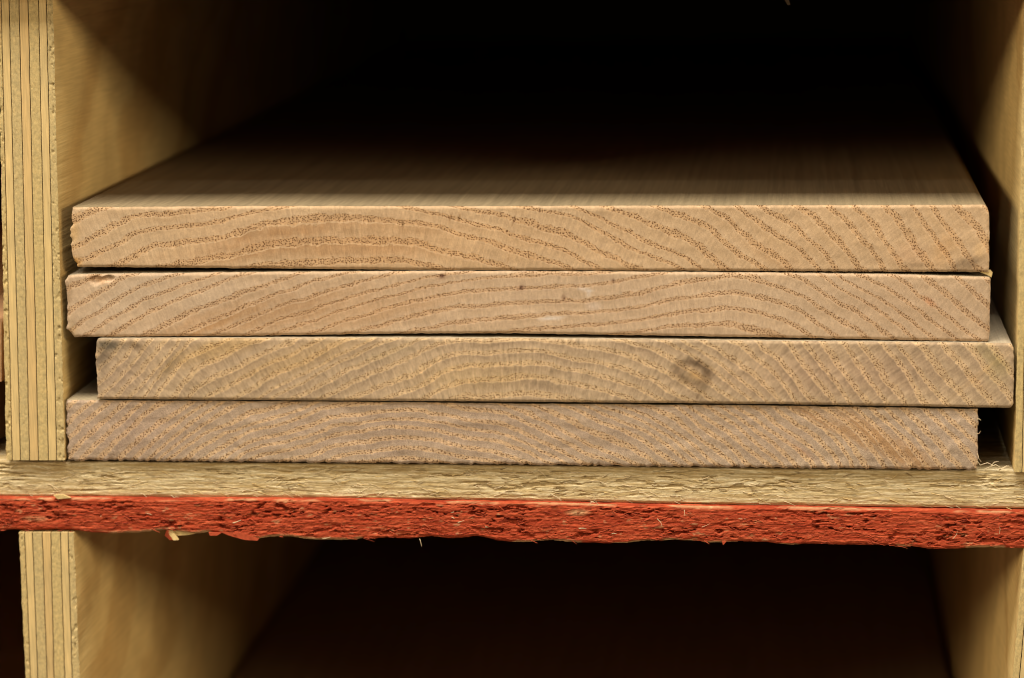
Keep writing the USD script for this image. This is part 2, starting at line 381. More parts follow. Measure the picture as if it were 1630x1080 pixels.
RINGS.append(lines(532, a='''-2: 240,340 330,260 420,170
-1: 290,400 370,320 450,230 520,150
0: 390,400 450,330 540,240 610,150 680,70
1: 490,400 560,330 640,250 700,170 780,80
2: 580,395 640,300 690,240 750,170 850,60
3: 650,400 720,310 800,200 920,130 1000,95 1100,50
4: 760,440 880,270 950,220 1050,170 1130,130 1210,75 1340,45
5: 880,400 950,345 1050,290 1150,250 1250,205 1340,145 1450,105 1540,60
6: 1010,420 1090,380 1180,335 1290,270 1360,225 1450,185 1550,150 1630,105
7: 1190,430 1260,395 1340,345 1430,275 1500,250 1630,200
8: 1370,420 1430,370 1510,345 1630,280
9: 1440,435 1540,380 1630,340
10: 1590,435 1630,415''', b='''5: 0,70 20,55
6: 0,155 60,130 120,85 180,55
7: 0,240 60,215 150,165 250,110 330,60
8: 20,310 100,280 160,240 250,200 320,150 400,120 470,85 540,50
9: 0,375 120,320 200,270 300,215 370,180 450,150 530,105 600,70 680,50
10: 40,435 100,410 180,370 340,285 410,240 490,215 560,175 640,150 700,120 770,90 850,55
11: 220,440 330,385 400,345 480,305 560,265 650,235 740,195 820,165 880,130 960,95 1050,60 1130,45 1380,50
12: 430,440 500,410 600,375 720,320 800,300 860,265 940,220 1020,180 1080,145 1180,130 1300,135 1450,125 1630,115
13: 660,445 750,405 850,375 930,345 1000,285 1060,255 1140,235 1250,215 1400,215 1550,200 1630,195
14: 920,445 1000,400 1080,355 1180,325 1280,315 1400,315 1530,300 1630,295
15: 1130,445 1200,425 1300,435 1400,430 1500,415 1630,405''', c='''11: 240,45 350,65 450,80 610,105 700,130 780,145 840,175 940,215 1080,285 1150,335 1230,380
12: 0,115 130,115 230,125 330,155 440,175 560,195 680,225 760,240 830,280 920,305 990,345 1050,390 1140,430
13: 0,200 150,200 250,210 300,235 400,245 520,270 620,300 720,325 800,350 860,380 930,420 1000,450
14: 0,295 150,295 240,305 290,325 400,335 500,360 600,380 700,410 780,440
15: 0,410 150,405 250,425 300,440 450,455
10: 800,65 900,90 990,125 1080,175 1180,245 1300,310 1400,390 1500,460
9: 1060,70 1140,110 1230,165 1330,235 1430,310 1530,390 1600,440
8: 1180,70 1280,125 1400,205 1500,285 1600,365
7: 1330,75 1440,145 1550,225 1630,285
6: 1560,80 1630,150''', d='''6: 0,155 100,225 160,290 200,340 250,410 300,475
7: 0,285 80,360 150,430
5: 70,105 130,140 200,220 270,300 340,390 390,450
4: 250,80 290,145 360,230 420,310 480,380 540,450
3: 360,80 420,160 500,250 560,330 620,420 660,475
2: 500,100 580,220 650,320 720,400 760,450
1: 640,100 720,220 790,320 850,400 890,450
0: 750,100 830,200 880,300 950,370 1010,450
-1: 900,90 970,160 1040,250 1090,350
-2: 1000,100 1100,230 1180,330
-3: 1170,100 1250,220 1340,330 1430,430
-4: 1310,100 1400,200 1500,320 1600,440
-5: 1480,100 1560,200 1630,290'''))
RINGS.append(lines(632, a='''-7: 180,50 80,140 40,180
-6: 300,50 200,140 100,230 40,290
-5: 420,50 320,140 220,230 120,320 50,400
-4: 540,50 440,140 340,230 240,320 140,420
-3: 660,50 580,110 480,200 380,290 250,430
-2: 860,60 740,140 640,200 560,270 460,350 380,430
-1: 980,45 860,120 760,200 660,280 560,360 490,430
0: 1080,45 980,110 880,180 790,250 700,330 600,420
1: 1220,40 1090,110 1000,170 900,240 800,310 700,390
2: 1600,40 1500,60 1420,90 1310,105 1250,130 1150,190 1000,235 900,300 800,375 720,430
3: 1630,90 1500,130 1400,160 1300,185 1220,220 1110,250 1050,285 980,320 940,350 850,420
4: 1544,170 1450,200 1350,220 1260,240 1200,280 1080,355 980,420
5: 1630,230 1500,255 1400,280 1300,305 1200,350 1100,420
6: 1630,285 1544,310 1400,325 1250,380
7: 1630,340 1544,365 1440,385 1300,425''', b='''3: 80,90 160,50
4: 0,170 80,145 150,110 230,85 300,60 500,50
5: 0,250 60,230 130,210 190,185 250,155 380,130 500,125 600,105 750,95 900,95 960,115 1080,130 1180,155 1350,175 1480,195 1560,230 1630,265
6: 0,305 100,275 230,240 280,205 350,190 450,190 560,170 680,155 880,155 960,170 1050,175 1150,210 1350,240 1480,260 1630,325
7: 20,360 150,325 280,275 400,250 500,240 600,215 700,205 850,215 1000,230 1100,255 1220,285 1350,295 1480,320 1630,380
8: 100,415 200,390 260,355 330,335 420,320 550,315 650,285 780,285 900,290 1000,300 1100,325 1200,350 1350,370 1480,405 1600,440
9: 290,430 380,395 470,380 560,380 700,355 800,350 900,355 1050,380 1150,410 1300,430 1400,445
4: 1080,50 1200,90 1350,95 1500,120 1560,150 1630,185
3: 1480,60 1630,105''', c='''8: 0,430 70,450
7: 0,355 90,390 180,430 240,455
6: 0,290 130,345 220,395 330,450
5: 0,230 80,265 170,305 260,350 380,410 450,455
4: 0,150 70,180 150,210 230,255 330,300 400,345 470,390 530,405 640,440
3: 0,85 110,135 220,180 320,230 400,275 500,330 620,375 720,415 800,450
2: 120,60 210,95 300,130 360,165 430,195 500,240 600,270 700,320 800,355 870,400 930,440
1: 340,65 430,95 510,140 600,185 700,215 760,245 870,295 960,370 1060,440
0: 480,65 590,115 700,165 800,200 890,235 1000,310 1100,380 1180,450
-1: 600,75 700,100 830,150 900,185 990,235 1100,310 1200,400 1280,465
-2: 760,80 880,120 980,180 1100,250 1200,320 1270,380 1350,450
-3: 940,80 1090,150 1170,220 1270,300 1380,375 1480,450
-4: 1110,75 1230,175 1320,250 1420,310 1500,370 1560,450
-5: 1190,75 1290,145 1400,210 1480,260 1560,340 1630,390
-6: 1330,80 1450,160 1560,240 1630,310
-7: 1420,80 1500,130 1600,200
-8: 1530,90 1630,150''', d='''-5: 0,390 100,470
-6: 0,310 100,390 180,450
-7: 0,230 100,300 200,380 280,470
-8: 0,155 150,260 280,350 380,440
-9: 40,90 150,190 280,270 400,360 480,450
-10: 150,85 250,170 370,240 480,330 570,440
-11: 260,90 370,150 500,240 580,320 650,420
-12: 370,90 500,180 600,260 680,360 740,460
-13: 480,80 620,170 740,270 820,370 880,460
-14: 590,80 720,180 800,250 880,350 960,460
-15: 700,90 800,180 900,270 970,350 1050,450
-16: 810,90 900,170 1000,260 1080,350 1150,440
-17: 910,90 1000,180 1100,270 1180,360 1250,450
-18: 1030,90 1110,180 1220,280 1320,400
-19: 1170,90 1280,200 1400,310 1480,420
-20: 1270,100 1380,200 1500,300
-21: 1400,100 1520,210'''))


def ring_field(pts, box):
    """Ring number and the coordinate along the rings, on a grid over the picture box."""
    x0, y0, x1, y1 = box
    xs, ys = np.arange(x0, x1 + 4, 4.0), np.arange(y0, y1 + 4, 4.0)
    keep = np.unique(np.round(pts[:, :2] / 3).astype(int), axis=0, return_index=True)[1]
    pts = pts[np.sort(keep)]
    S = np.array([0.6, 1.0])
    rbf = RBFInterpolator(pts[:, :2] * S, pts[:, 2], neighbors=45, smoothing=3.0, kernel='thin_plate_spline', degree=1)
    gx, gy = np.meshgrid(xs, ys, indexing='ij')
    R = rbf(np.stack([gx.ravel(), gy.ravel()], 1) * S).reshape(gx.shape)
    dx, dy = np.gradient(R, 4.0, 4.0)
    L = np.maximum(np.hypot(dx, dy), 1e-4)
    tx, ty = dy / L, -dx / L
    sgn = np.where(tx < 0, -1, 1) if np.mean(tx) > 0 else np.where(tx > 0, -1, 1)
    n, m = R.shape
    idx = np.arange(n * m).reshape(n, m)
    a = np.r_[idx[:-1].ravel(), idx[:, :-1].ravel()]
    b = np.r_[idx[1:].ravel(), idx[:, 1:].ravel()]
    rhs = 4 * np.r_[(0.5 * (tx[:-1] + tx[1:])).ravel(), (0.5 * (ty[:, :-1] + ty[:, 1:])).ravel()]
    k = len(a)
    A = coo_matrix((np.r_[-np.ones(k), np.ones(k), 1.0], (np.r_[np.arange(k), np.arange(k), k], np.r_[a, b, 0])), (k + 1, n * m)).tocsr()
    psi = spsolve((A.T @ A).tocsc(), A.T @ np.r_[rhs, 0.0]).reshape(n, m)
    kw = dict(bounds_error=False, fill_value=None)
    return RegularGridInterpolator((xs, ys), R, **kw), RegularGridInterpolator((xs, ys), psi, **kw)


def poly(pts):
    q = np.array(pts, float)
    return lambda t: np.interp(t, q[:, 0], q[:, 1])


def blob(px, py, cx, cy, rx, ry, ang=0.0, seed=0, rag=0.5, ring=()):
    """A soft ragged spot in the wood, 0..1."""
    c, s = math.cos(ang), math.sin(ang)
    dx, dy = px - cx, py - cy
    d = np.hypot((dx * c + dy * s) / rx, (-dx * s + dy * c) / ry)
    d = d + rag * (fbm(np.stack([px / 9, py / 9, 0 * px], -1), 3, seed) - 0.5)
    if ring: d = np.abs(d - 1) / ring[0] + 0.25
    return np.clip(1.3 - d, 0, 1) ** 1.2


LEN = 0.9
board_material = {}


def lumber(label, Y, top, bot, left, right, rings, mat, tints, rough_edges=(0.5, 0.5, 0.8), corner=(0, 0), seed=0, cols=620, rows=40, relief=0.00015, chip=None, browns=()):
    """One sawn board seen end on. Outline in picture pixels at its own plane y = Y."""
    T, B, Lf, Rt = poly(top), poly(bot), poly(left), poly(right)
    u = np.linspace(0, 1, cols); v = np.linspace(0, 1, rows)
    v = 0.5 - 0.5 * np.cos(np.pi * (0.06 + 0.88 * v)); v = (v - v[0]) / (v[-1] - v[0])
    U, V = np.meshgrid(u, v, indexing='ij')
    ymid = 0.5 * (T(800) + B(800)); H = B(800) - T(800)
    yy = B(800) - V * H
    xl = Lf(yy) + rough_edges[2] * 5 * (fbm(np.stack([0 * V + seed, yy / 7.0, 0 * V], -1), 4, seed) - 0.5)
    xr = Rt(yy) + rough_edges[2] * 3 * (fbm(np.stack([0 * V + seed + 9, yy / 7.0, 0 * V], -1), 4, seed + 3) - 0.5)
    for sign, r in ((1, corner[0]), (-1, corner[1])):
        if r:
            dd = (yy - (ymid - H / 2)) if sign == 1 else ((ymid + H / 2) - yy)
            t = np.clip((r - dd) / r, 0, 1)
            xr = xr - r * 0.8 * (1 - np.sqrt(np.maximum(1 - t * t, 0)))
    px = xl + (xr - xl) * U
    te = T(px) + rough_edges[0] * 2.5 * (fbm(np.stack([px / 11.0, 0 * px + seed, 0 * px], -1), 4, seed + 1) - 0.5)
    be = B(px) + rough_edges[1] * 3.5 * (fbm(np.stack([px / 6.0, 0 * px + seed, 0 * px + 4], -1), 4, seed + 2) - 0.5)
    py = be + (te - be) * V
    P = W(px, py, np.full(px.shape, Y))
    edge = np.minimum(np.minimum(py - te, be - py), np.minimum(px - xl, xr - px))
    dy = 0.0005 * np.exp(-(edge / 2.2) ** 2)
    dy += relief * 2 * (fbm(np.stack([px / 40, py / 14, 0 * px + seed], -1), 4, seed + 5) - 0.5)
    if chip:
        dy += chip(px, py)
    P[..., 1] += dy
    vv, ff, mask = bar(P, [Y + 0.002, Y + 0.02, Y + 0.12, Y + LEN - 0.03])
    fr, fp = ring_field(rings, (px.min() - 12, py.min() - 12, px.max() + 12, py.max() + 12))
    q = np.stack([px.ravel(), py.ravel()], 1)
    grain = np.zeros((len(vv), 3)); tint = np.ones((len(vv), 3))
    n = px.size
    grain[:n, 0] = fp(q) * 0.227; grain[:n, 1] = -fr(q) + 0.17; grain[:, 2] = mask
    for (cx, cy, rx, ry, ang, amt) in browns:
        grain[:n, 2] += amt * blob(px, py, cx, cy, rx, ry, ang, seed + int(cx) + 1, 0.7).ravel()
    tn = np.ones((n, 3))
    for (cx, cy, rx, ry, ang, col, amt, *ring) in tints:
        k = (blob(px, py, cx, cy, rx, ry, ang, seed + int(cx), ring=ring) * amt).ravel()[:, None]
        tn = tn * (1 - k) + tn * np.array(col) * k
    tint[:n] = tn
    m = put('lumber_board', (vv, ff), mat, prim=dict(grain=grain, tint=tint))
    tag(m, label, 'board')
    return m


# ------------------------------------------------------------------ the shelf: two strand sheets
def sheet(name, label, Y, top, bot, mat, relief, holes, seed, edge, bare_fn=None, depth=LEN, rows=64, x_fine=(-40, 1670), grit=0.8, lx=70, lz=2.8, pitx=15, pitz=5.5, cat='shelf board'):
    T, B = poly(top), poly(bot)
    fine = np.arange(x_fine[0], x_fine[1], 1.25)
    px1 = np.r_[np.linspace(-1500, x_fine[0] - 8, 40), fine, np.linspace(x_fine[1] + 8, 3100, 40)]
    v = np.linspace(0, 1, rows)
    px, V = np.meshgrid(px1, v, indexing='ij')
    te = T(px) + edge[0] * (fbm(np.stack([px / 30, 0 * px, 0 * px + seed], -1), 4, seed) - 0.5)
    e1 = fbm(np.stack([px / 45, 0 * px, 0 * px + seed], -1), 5, seed + 1) - 0.5
    e2 = np.floor(6 * noise(np.stack([px / 38, 0 * px + 3, 0 * px], -1), seed + 8)) / 6 - 0.5
    be = B(px) + edge[1] * (0.7 * e1 + 0.6 * e2)
    py = be + (te - be) * V
    wob = 5 * (fbm(np.stack([px / 60, py / 20, 0 * px], -1), 3, seed + 2) - 0.5)
    yy = py + wob
    # layered strands: steps between thin lens-shaped flakes, with torn pits between
    lay = fbm(np.stack([px / lx, yy / lz, 0 * px], -1), 4, seed + 3)
    lay2 = fbm(np.stack([px / (lx * 0.28), yy / (lz * 0.8), 0 * px], -1), 3, seed + 4)
    terr = np.floor(lay * 11) / 11 * 0.45 + lay * 0.55
    pit = np.clip(fbm(np.stack([px / pitx, yy / pitz, 0 * px], -1), 4, seed + 5) - 0.56, 0, 1) * 9
    zone = np.clip((fbm(np.stack([px / 90, py / 22, 0 * px + 7], -1), 2, seed + 6) - 0.40) * 4, 0, 1)
    mid = np.clip(np.minimum(V, 1 - V) / 0.18, 0, 1)
    dy = relief * (1.3 * (0.5 - terr) + 0.8 * (0.5 - lay2)) + holes * np.clip(pit, 0, 1) * zone * mid
    fib = fbm(np.stack([px / 5, yy / 2.4, 0 * px], -1), 3, seed + 9) - 0.5
    dy += relief * grit * fib
    d_edge = np.minimum(py - te, be - py)
    dy += 0.0006 * np.exp(-(d_edge / 2.0) ** 2)
    P = W(px, py, np.full(px.shape, Y))
    P[..., 1] += dy
    vv, ff, mask = bar(P, [Y + 0.006, Y + 0.03, Y + 0.15, Y + depth])
    t = thing(name, label, cat)
    prim = None
    if bare_fn is not None:
        gr = np.zeros((len(vv), 3)); gr[:px.size, 0] = bare_fn(px, py, te, be).ravel()
        prim = dict(grain=gr)
    put('strand_core', (vv, ff), mat, t, prim=prim)
    return t


def prism(pts, Y0, Y1, jag=0):
    """A thin flake: outline in pixels, front at Y0 (one value or one per point), back at Y1."""
    q = np.array(pts, float); n = len(q)
    a = W(q[:, 0], q[:, 1], np.broadcast_to(np.asarray(Y0, float), (n,)).copy())
    b = a + [0, Y1, 0]
    v = np.vstack([a, b, a.mean(0), b.mean(0)])
    f = []
    for i in range(n):
        j = (i + 1) % n
        f += [[2 * n, i, j], [2 * n + 1, n + j, n + i], [i, n + i, n + j], [i, n + j, j]]
    return v, np.array(f)


def hair(pts, r):
    q = np.array(pts, float); n = len(q); k = 5
    V, Fs = [], []
    for i, p in enumerate(q):
        d = q[min(i + 1, n - 1)] - q[max(i - 1, 0)]; d /= np.linalg.norm(d)
        a = np.cross(d, [0.3, 1, 0.2]); a /= np.linalg.norm(a); b = np.cross(d, a)
        rr = r * (1 - 0.75 * i / (n - 1))
        V += [p + rr * (math.cos(t) * a + math.sin(t) * b) for t in np.arange(k) * 2 * np.pi / k]
    for i in range(n - 1):
        for j in range(k):
            a, b = i * k + j, i * k + (j + 1) % k
            Fs += [[a, b, b + k], [a, b + k, a + k]]
    for i in range(1, k - 1): Fs += [[0, i + 1, i], [(n - 1) * k, (n - 1) * k + i, (n - 1) * k + i + 1]]
    return np.array(V), np.array(Fs)


tan = strand('raw_strand', (0.62, 0.50, 0.30), (0.80, 0.69, 0.48), (0.42, 0.30, 0.145), (0.22, 0.17, 0.10))
red = strand('red_strand', (0.43, 0.076, 0.030), (0.50, 0.115, 0.055), (0.29, 0.040, 0.017), (0.16, 0.022, 0.012), bare=(0.60, 0.42, 0.24))
chip_pale = plain('pale_chip', (0.56, 0.40, 0.18)); chip_red = plain('red_chip', (0.42, 0.07, 0.028)); fibre_pale = plain('pale_fibre', (0.66, 0.52, 0.33))

TAN_Y, RED_Y = 0.0030, 0.0006
TAN_TOP = [(-1500, 722), (0, 733.5), (100, 735), (815, 741), (1560, 749.5), (1630, 750.5), (3100, 772)]
TAN_BOT = [(-1500, 772), (0, 790.5), (400, 792.5), (820, 797), (1220, 804.5), (1630, 810), (3100, 832)]
RED_TOP = [(-1500, 773), (0, 792), (300, 794.5), (600, 795.5), (680, 799), (820, 800), (1000, 804), (1300, 808.5), (1630, 815), (3100, 838)]
RED_BOT = [(-1500, 820), (0, 846), (100, 847), (170, 850), (230, 846), (330, 848), (400, 856), (560, 861), (640, 856), (760, 855), (830, 862), (1000, 863), (1060, 861), (1220, 863), (1260, 866), (1500, 873), (1630, 873), (3100, 900)]


def bare_red(px, py, te, be):
    a = np.clip((fbm(np.stack([px / 50, py / 9, 0 * px], -1), 3, 71) - 0.47) * 10, 0, 1) * np.clip(1 - (py - te) / 5, 0, 1) * 0.7
    b = np.clip((fbm(np.stack([px / 60, py / 14, 0 * px], -1), 3, 72) - 0.53) * 14, 0, 1) * np.clip(1 - (be - py) / 5, 0, 1)
    c = np.clip((fbm(np.stack([px / 13, py / 5, 0 * px], -1), 3, 73) - 0.73) * 14, 0, 1)
    d = np.clip(1.2 - np.hypot((px - 55) / 22, (py - 826) / 5), 0, 1) * 0.5 + np.clip(1.2 - np.hypot((px - 920) / 20, (py - 816) / 6), 0, 1) * 0.7
    return np.clip(a + 0.9 * b + 0.35 * c + d, 0, 1)


shelf = sheet('shelf_sheet', 'raw pale tan strand sheet directly under the stack of boards, unpainted edge', TAN_Y, TAN_TOP, TAN_BOT, tan, 0.00019, 0.0007, 11, (1.2, 0.8), grit=0.6, pitx=24, pitz=3.4)
redsheet = sheet('shelf_sheet', 'strand sheet with rough red painted edge, under the raw tan sheet', RED_Y, RED_TOP, RED_BOT, red, 0.00030, 0.0016, 23, (2.5, 7.0), bare_red, rows=76, grit=1.3, lx=40, lz=2.6, pitx=13, pitz=4.0)
for pts, y0, m in (
        ([(267, 844), (274, 844), (284, 860), (276, 860.5), (270, 852)], (0.0014, 0.0012, 0.0002, 0.0006, 0.0012), chip_pale),
        ([(265, 844), (269, 846), (275, 860), (270, 860), (262, 853)], (0.0014, 0.0012, 0.0010, 0.0022, 0.0026), chip_red),
        ([(270, 845), (305, 845), (318, 848), (300, 852), (283, 853)], 0.0016, chip_pale),
        ([(332, 848), (352, 849), (345, 853), (334, 853)], 0.0, chip_red),
        ([(350, 847), (385, 848), (412, 858), (410, 861), (390, 860), (368, 854)], 0.0004, chip_red),
        ([(1149, 862), (1156, 863), (1151, 868)], 0.0002, chip_red),
        ([(85, 789), (100, 788), (112, 793), (92, 795)], -0.0002, chip_pale)):
    put('splinter', prism(pts, y0, 0.0012), m, redsheet, smooth=False)


def fibre(parent, p, Y, r=0.00012):
    q = np.array(p, float)
    put('fibre', hair(W(q[:, 0], q[:, 1], np.linspace(Y, Y - 0.001, len(q))), r), fibre_pale, parent)


for p in ([(937, 803), (944, 799), (947, 797)], [(952, 805), (949, 799), (946, 797)], [(668, 858), (670, 864), (671, 870)],
          [(1517, 858), (1523, 851), (1524, 845)], [(1591, 850), (1592, 843), (1591, 838)], [(1089, 812), (1090, 817), (1090, 821)],
          [(1046, 826), (1052, 832), (1054, 838)]):
    fibre(redsheet, p, 0.0)

def torn_fibres(parent, n, top, bot, Y, mats, seed, length, r):
    rnd = np.random.default_rng(seed); T, B = poly(top), poly(bot)
    groups = [[] for _ in mats]
    for i in range(n):
        x = rnd.uniform(-20, 1650); t = rnd.beta(1.3, 1.1)
        y = T(x) + 3 + (B(x) - T(x) - 4) * t
        L = rnd.uniform(*length); a = rnd.normal(0, 0.22); bend = rnd.normal(0, 0.3)
        k = np.linspace(0, 1, 5)
        ang = a + bend * k
        qx = x + np.cumsum(np.cos(ang)) * L / 5; qy = y + np.cumsum(np.sin(ang)) * L / 5
        y0 = Y + rnd.uniform(-0.0002, 0.0003); rise = rnd.uniform(-0.0007, 0.0002)
        P = W(qx, qy, y0 + rise * k)
        groups[rnd.choice(len(mats), p=[m[1] for m in mats])].append(hair(P, rnd.uniform(*r)))
    for (m, _), hs in zip(mats, groups):
        tag(put('torn_fibres', join(hs), m, parent), kind='stuff')


chip_dark = plain('dark_red_fibre', (0.24, 0.032, 0.014))
torn_fibres(redsheet, 900, RED_TOP, RED_BOT, RED_Y, [(chip_red, 0.68), (chip_dark, 0.30), (fibre_pale, 0.02)], 5, (6, 22), (0.00010, 0.00024))
torn_fibres(shelf, 600, TAN_TOP, TAN_BOT, TAN_Y, [(fibre_pale, 0.55), (chip_pale, 0.25), (plain('brown_fibre', (0.27, 0.18, 0.085)), 0.20)], 6, (8, 30), (0.00008, 0.00018))

# the sheet above the stack: its lower edge is just out of frame, one splinter hangs into view
upper = sheet('shelf_sheet', 'strand sheet roofing the upper compartment, a pale splinter hanging from its edge', -0.0085,
              [(-1500, -112), (0, -92), (1630, -74), (3100, -54)], [(-1500, -52), (0, -25), (815, -16), (1630, -12), (3100, 10)], red, 0.001, 0.002, 37, (2, 3), None, x_fine=(-40, -39), rows=16)
put('splinter', prism([(1240, -24), (1249, -24), (1258, 8), (1254, 9), (1246, -4)], 0.03, 0.0006), plain('old_splinter', (0.22, 0.17, 0.11)), upper, smooth=False)

# ------------------------------------------------------------------ plywood dividers
ply_long = [ply_edge('ply_edge_long', (0.60, 0.455, 0.225), (0.30, 0.17, 0.06), False), ply_edge('ply_edge_long_tan', (0.56, 0.405, 0.195), (0.28, 0.15, 0.05), False)]
ply_cross = [ply_edge('ply_edge_cross', (0.51, 0.395, 0.19), (0.26, 0.13, 0.05), True), ply_edge('ply_edge_cross_grey', (0.49, 0.385, 0.195), (0.25, 0.12, 0.05), True)]
glue = plain('dark_glue', (0.055, 0.045, 0.032))
face_veneer = veneer('face_veneer', (0.66, 0.475, 0.205), (0.47, 0.28, 0.095))


def divider(label, y0, e0, y1, e1, yend, Y=0.0, seed=0, fine=True, notch=None):
    """A 7-ply panel on edge. e0, e1: picture x of the 8 veneer limits at picture y0 and y1; it runs on from y0 to yend."""
    t = thing('plywood_divider', label, 'divider', group=None)
    e0, e1 = np.array(e0, float), np.array(e1, float)
    x_at = lambda k, y: e0[k] + (e1[k] - e0[k]) * (y - y0) / (y1 - y0)
    ys0 = notch if notch is not None else y0
    rows = int(abs(yend - ys0) / (1.3 if fine else 8)); ys = np.linspace(yend, ys0, rows)
    for k in range(7):
        cross = k % 2 == 0
        cols = 12
        U, Yp = np.meshgrid(np.linspace(0, 1, cols), ys, indexing='ij')
        xa, xb = x_at(k, Yp), x_at(k + 1, Yp)
        g = 0.72
        xa = xa + g + 0.9 * (fbm(np.stack([0 * Yp + k, Yp / 16, 0 * Yp], -1), 4, seed + k) - 0.5) * (2.6 if k == 0 else 1)
        xb = xb - g + 0.9 * (fbm(np.stack([0 * Yp + k + 1, Yp / 16, 0 * Yp], -1), 4, seed + k + 1) - 0.5) * (2.0 if k == 6 else 1)
        px = xa + (xb - xa) * U
        P = W(px, Yp, np.full(px.shape, Y))
        r = 0.00005 if cross else 0.00003
        dy = r * 2 * (fbm(np.stack([px / 3.5, Yp / (5 if cross else 30), 0 * px], -1), 4, seed + 20 + k) - 0.5)
        dy += 0.0001 * np.exp(-(np.minimum(U, 1 - U) / 0.06) ** 2)
        if k in (0, 6):                                            # torn outer veneer
            tear = np.clip(fbm(np.stack([px / 5, Yp / 9, 0 * px + 5], -1), 3, seed + 40 + k) - 0.60, 0, 1) * 6
            dy += 0.0005 * np.clip(tear, 0, 1) * (0.5 + 0.5 * U if k == 6 else 1 - 0.5 * U)
        if cross:
            hole = np.clip(fbm(np.stack([px / 2.6, Yp / 5, 0 * px + 9], -1), 3, seed + 50 + k) - 0.70, 0, 1) * 8
            dy += 0.00012 * np.clip(hole, 0, 1)
        P[..., 1] += dy
        vv, ff, mask = bar(P, [Y + 0.0015, Y + 0.03, Y + LEN])
        mat = (ply_cross if cross else ply_long)[(k // 2) % 2]
        # the two outer veneers show their faces inside the compartments
        if k in (0, 6):
            n = P.shape[0] * P.shape[1]
            fm = ff[(ff < n).all(1)]; sm = ff[~(ff < n).all(1)]
            p = put('face_ply', (vv[:], np.vstack([fm, sm])), face_veneer, t)
            sub = UsdGeom.Subset.Define(stage, str(p.GetPath()) + '/sawn_edge')
            sub.CreateElementTypeAttr('face'); sub.CreateFamilyNameAttr('materialBind')
            sub.CreateIndicesAttr(Vt.IntArray.FromNumpy(np.arange(len(fm)).astype(np.int32)))
            UsdShade.MaterialBindingAPI.Apply(sub.GetPrim()).Bind(mat)
        else:
            put('ply', (vv, ff), mat, t)
    for k in range(1, 7):
        U, Yp = np.meshgrid(np.linspace(0, 1, 2), np.linspace(yend, ys0, 60), indexing='ij')
        px = x_at(k, Yp) + (U - 0.5) * 1.9
        P = W(px, Yp, np.full(px.shape, Y + 0.0006))
        vv, ff, _ = bar(P, [Y + 0.002, Y + 0.03])
        put('glue_line', (vv, ff), glue, t)
    return t


divider('seven layer plywood divider standing at the left of the board stack', 733, [9, 19.5, 32.5, 47, 61, 77, 90, 104], 0, [-4, 1.5, 14, 30, 44.5, 61, 73.5, 84.5], -14, seed=100)
divider('lower left plywood divider with ragged pale layers, under the red edge', 848, [29, 39, 51.5, 67, 80.5, 96, 108, 118], 1080, [40, 48.6, 60, 75, 86, 103, 115, 127.5], 1640, seed=200)
divider('plywood divider at the right frame edge, beside the board stack', 752, [1614.5, 1627, 1641, 1655, 1670, 1684, 1698, 1711], 0, [1630, 1641, 1654, 1667, 1681, 1694, 1707, 1719], -10, seed=300, fine=False)
divider('lower right plywood divider, under the right end of the red edge', 874, [1629, 1641, 1654, 1667, 1681, 1694, 1707, 1719], 1080, [1611, 1623, 1637, 1650, 1664, 1677, 1690, 1702], 1660, seed=400, fine=False)

divider('plywood divider closing the neighbouring compartments on the left', 733, [-1560, -1548, -1535, -1521, -1507, -1494, -1480, -1467], 0, [-1560, -1548, -1535, -1521, -1507, -1494, -1480, -1467], -60, seed=500, fine=False)
divider('plywood divider closing the lower neighbouring compartment on the left', 833, [-1560, -1548, -1535, -1521, -1507, -1494, -1480, -1467], 1080, [-1560, -1548, -1535, -1521, -1507, -1494, -1480, -1467], 1570, seed=600, fine=False)

# ------------------------------------------------------------------ the stack
PORE = (0.115, 0.052, 0.02)
m1 = end_grain('end_grain_warm', (0.515, 0.36, 0.228), (0.46, 0.305, 0.175), PORE, band=0.36, pore_mm=0.70, pore_r=0.38, pore_keep=0.8, ray=0.17, ray_mm=0.9, seed=1.0, side=(0.25, 0.185, 0.105), halo=(0.97, 0.83, 0.65), halo_f=0.6)
m2 = end_grain('end_grain_pink', (0.495, 0.355, 0.243), (0.44, 0.305, 0.195), PORE, band=0.34, pore_mm=0.64, pore_r=0.38, pore_keep=0.8, ray=0.15, ray_mm=0.75, seed=11.0, side=(0.32, 0.25, 0.165), halo=(0.97, 0.83, 0.65), halo_f=0.6)
m3 = end_grain('end_grain_olive', (0.49, 0.355, 0.228), (0.31, 0.217, 0.142), PORE, band=0.38, pore_mm=0.62, pore_keep=0.6, ray=0.30, ray_mm=0.95, seed=21.0, side=(0.40, 0.325, 0.23), pore_r=0.37)
m4 = end_grain('end_grain_rough', (0.48, 0.355, 0.25), (0.365, 0.265, 0.195), PORE, band=0.44, pore_mm=0.76, pore_keep=0.65, ray=0.18, ray_mm=1.0, fuzz=0.9, seed=31.0, side=(0.36, 0.28, 0.175), halo=(1.22, 1.10, 0.90), halo_f=0.85, pore_r=0.38, bump=1.0)

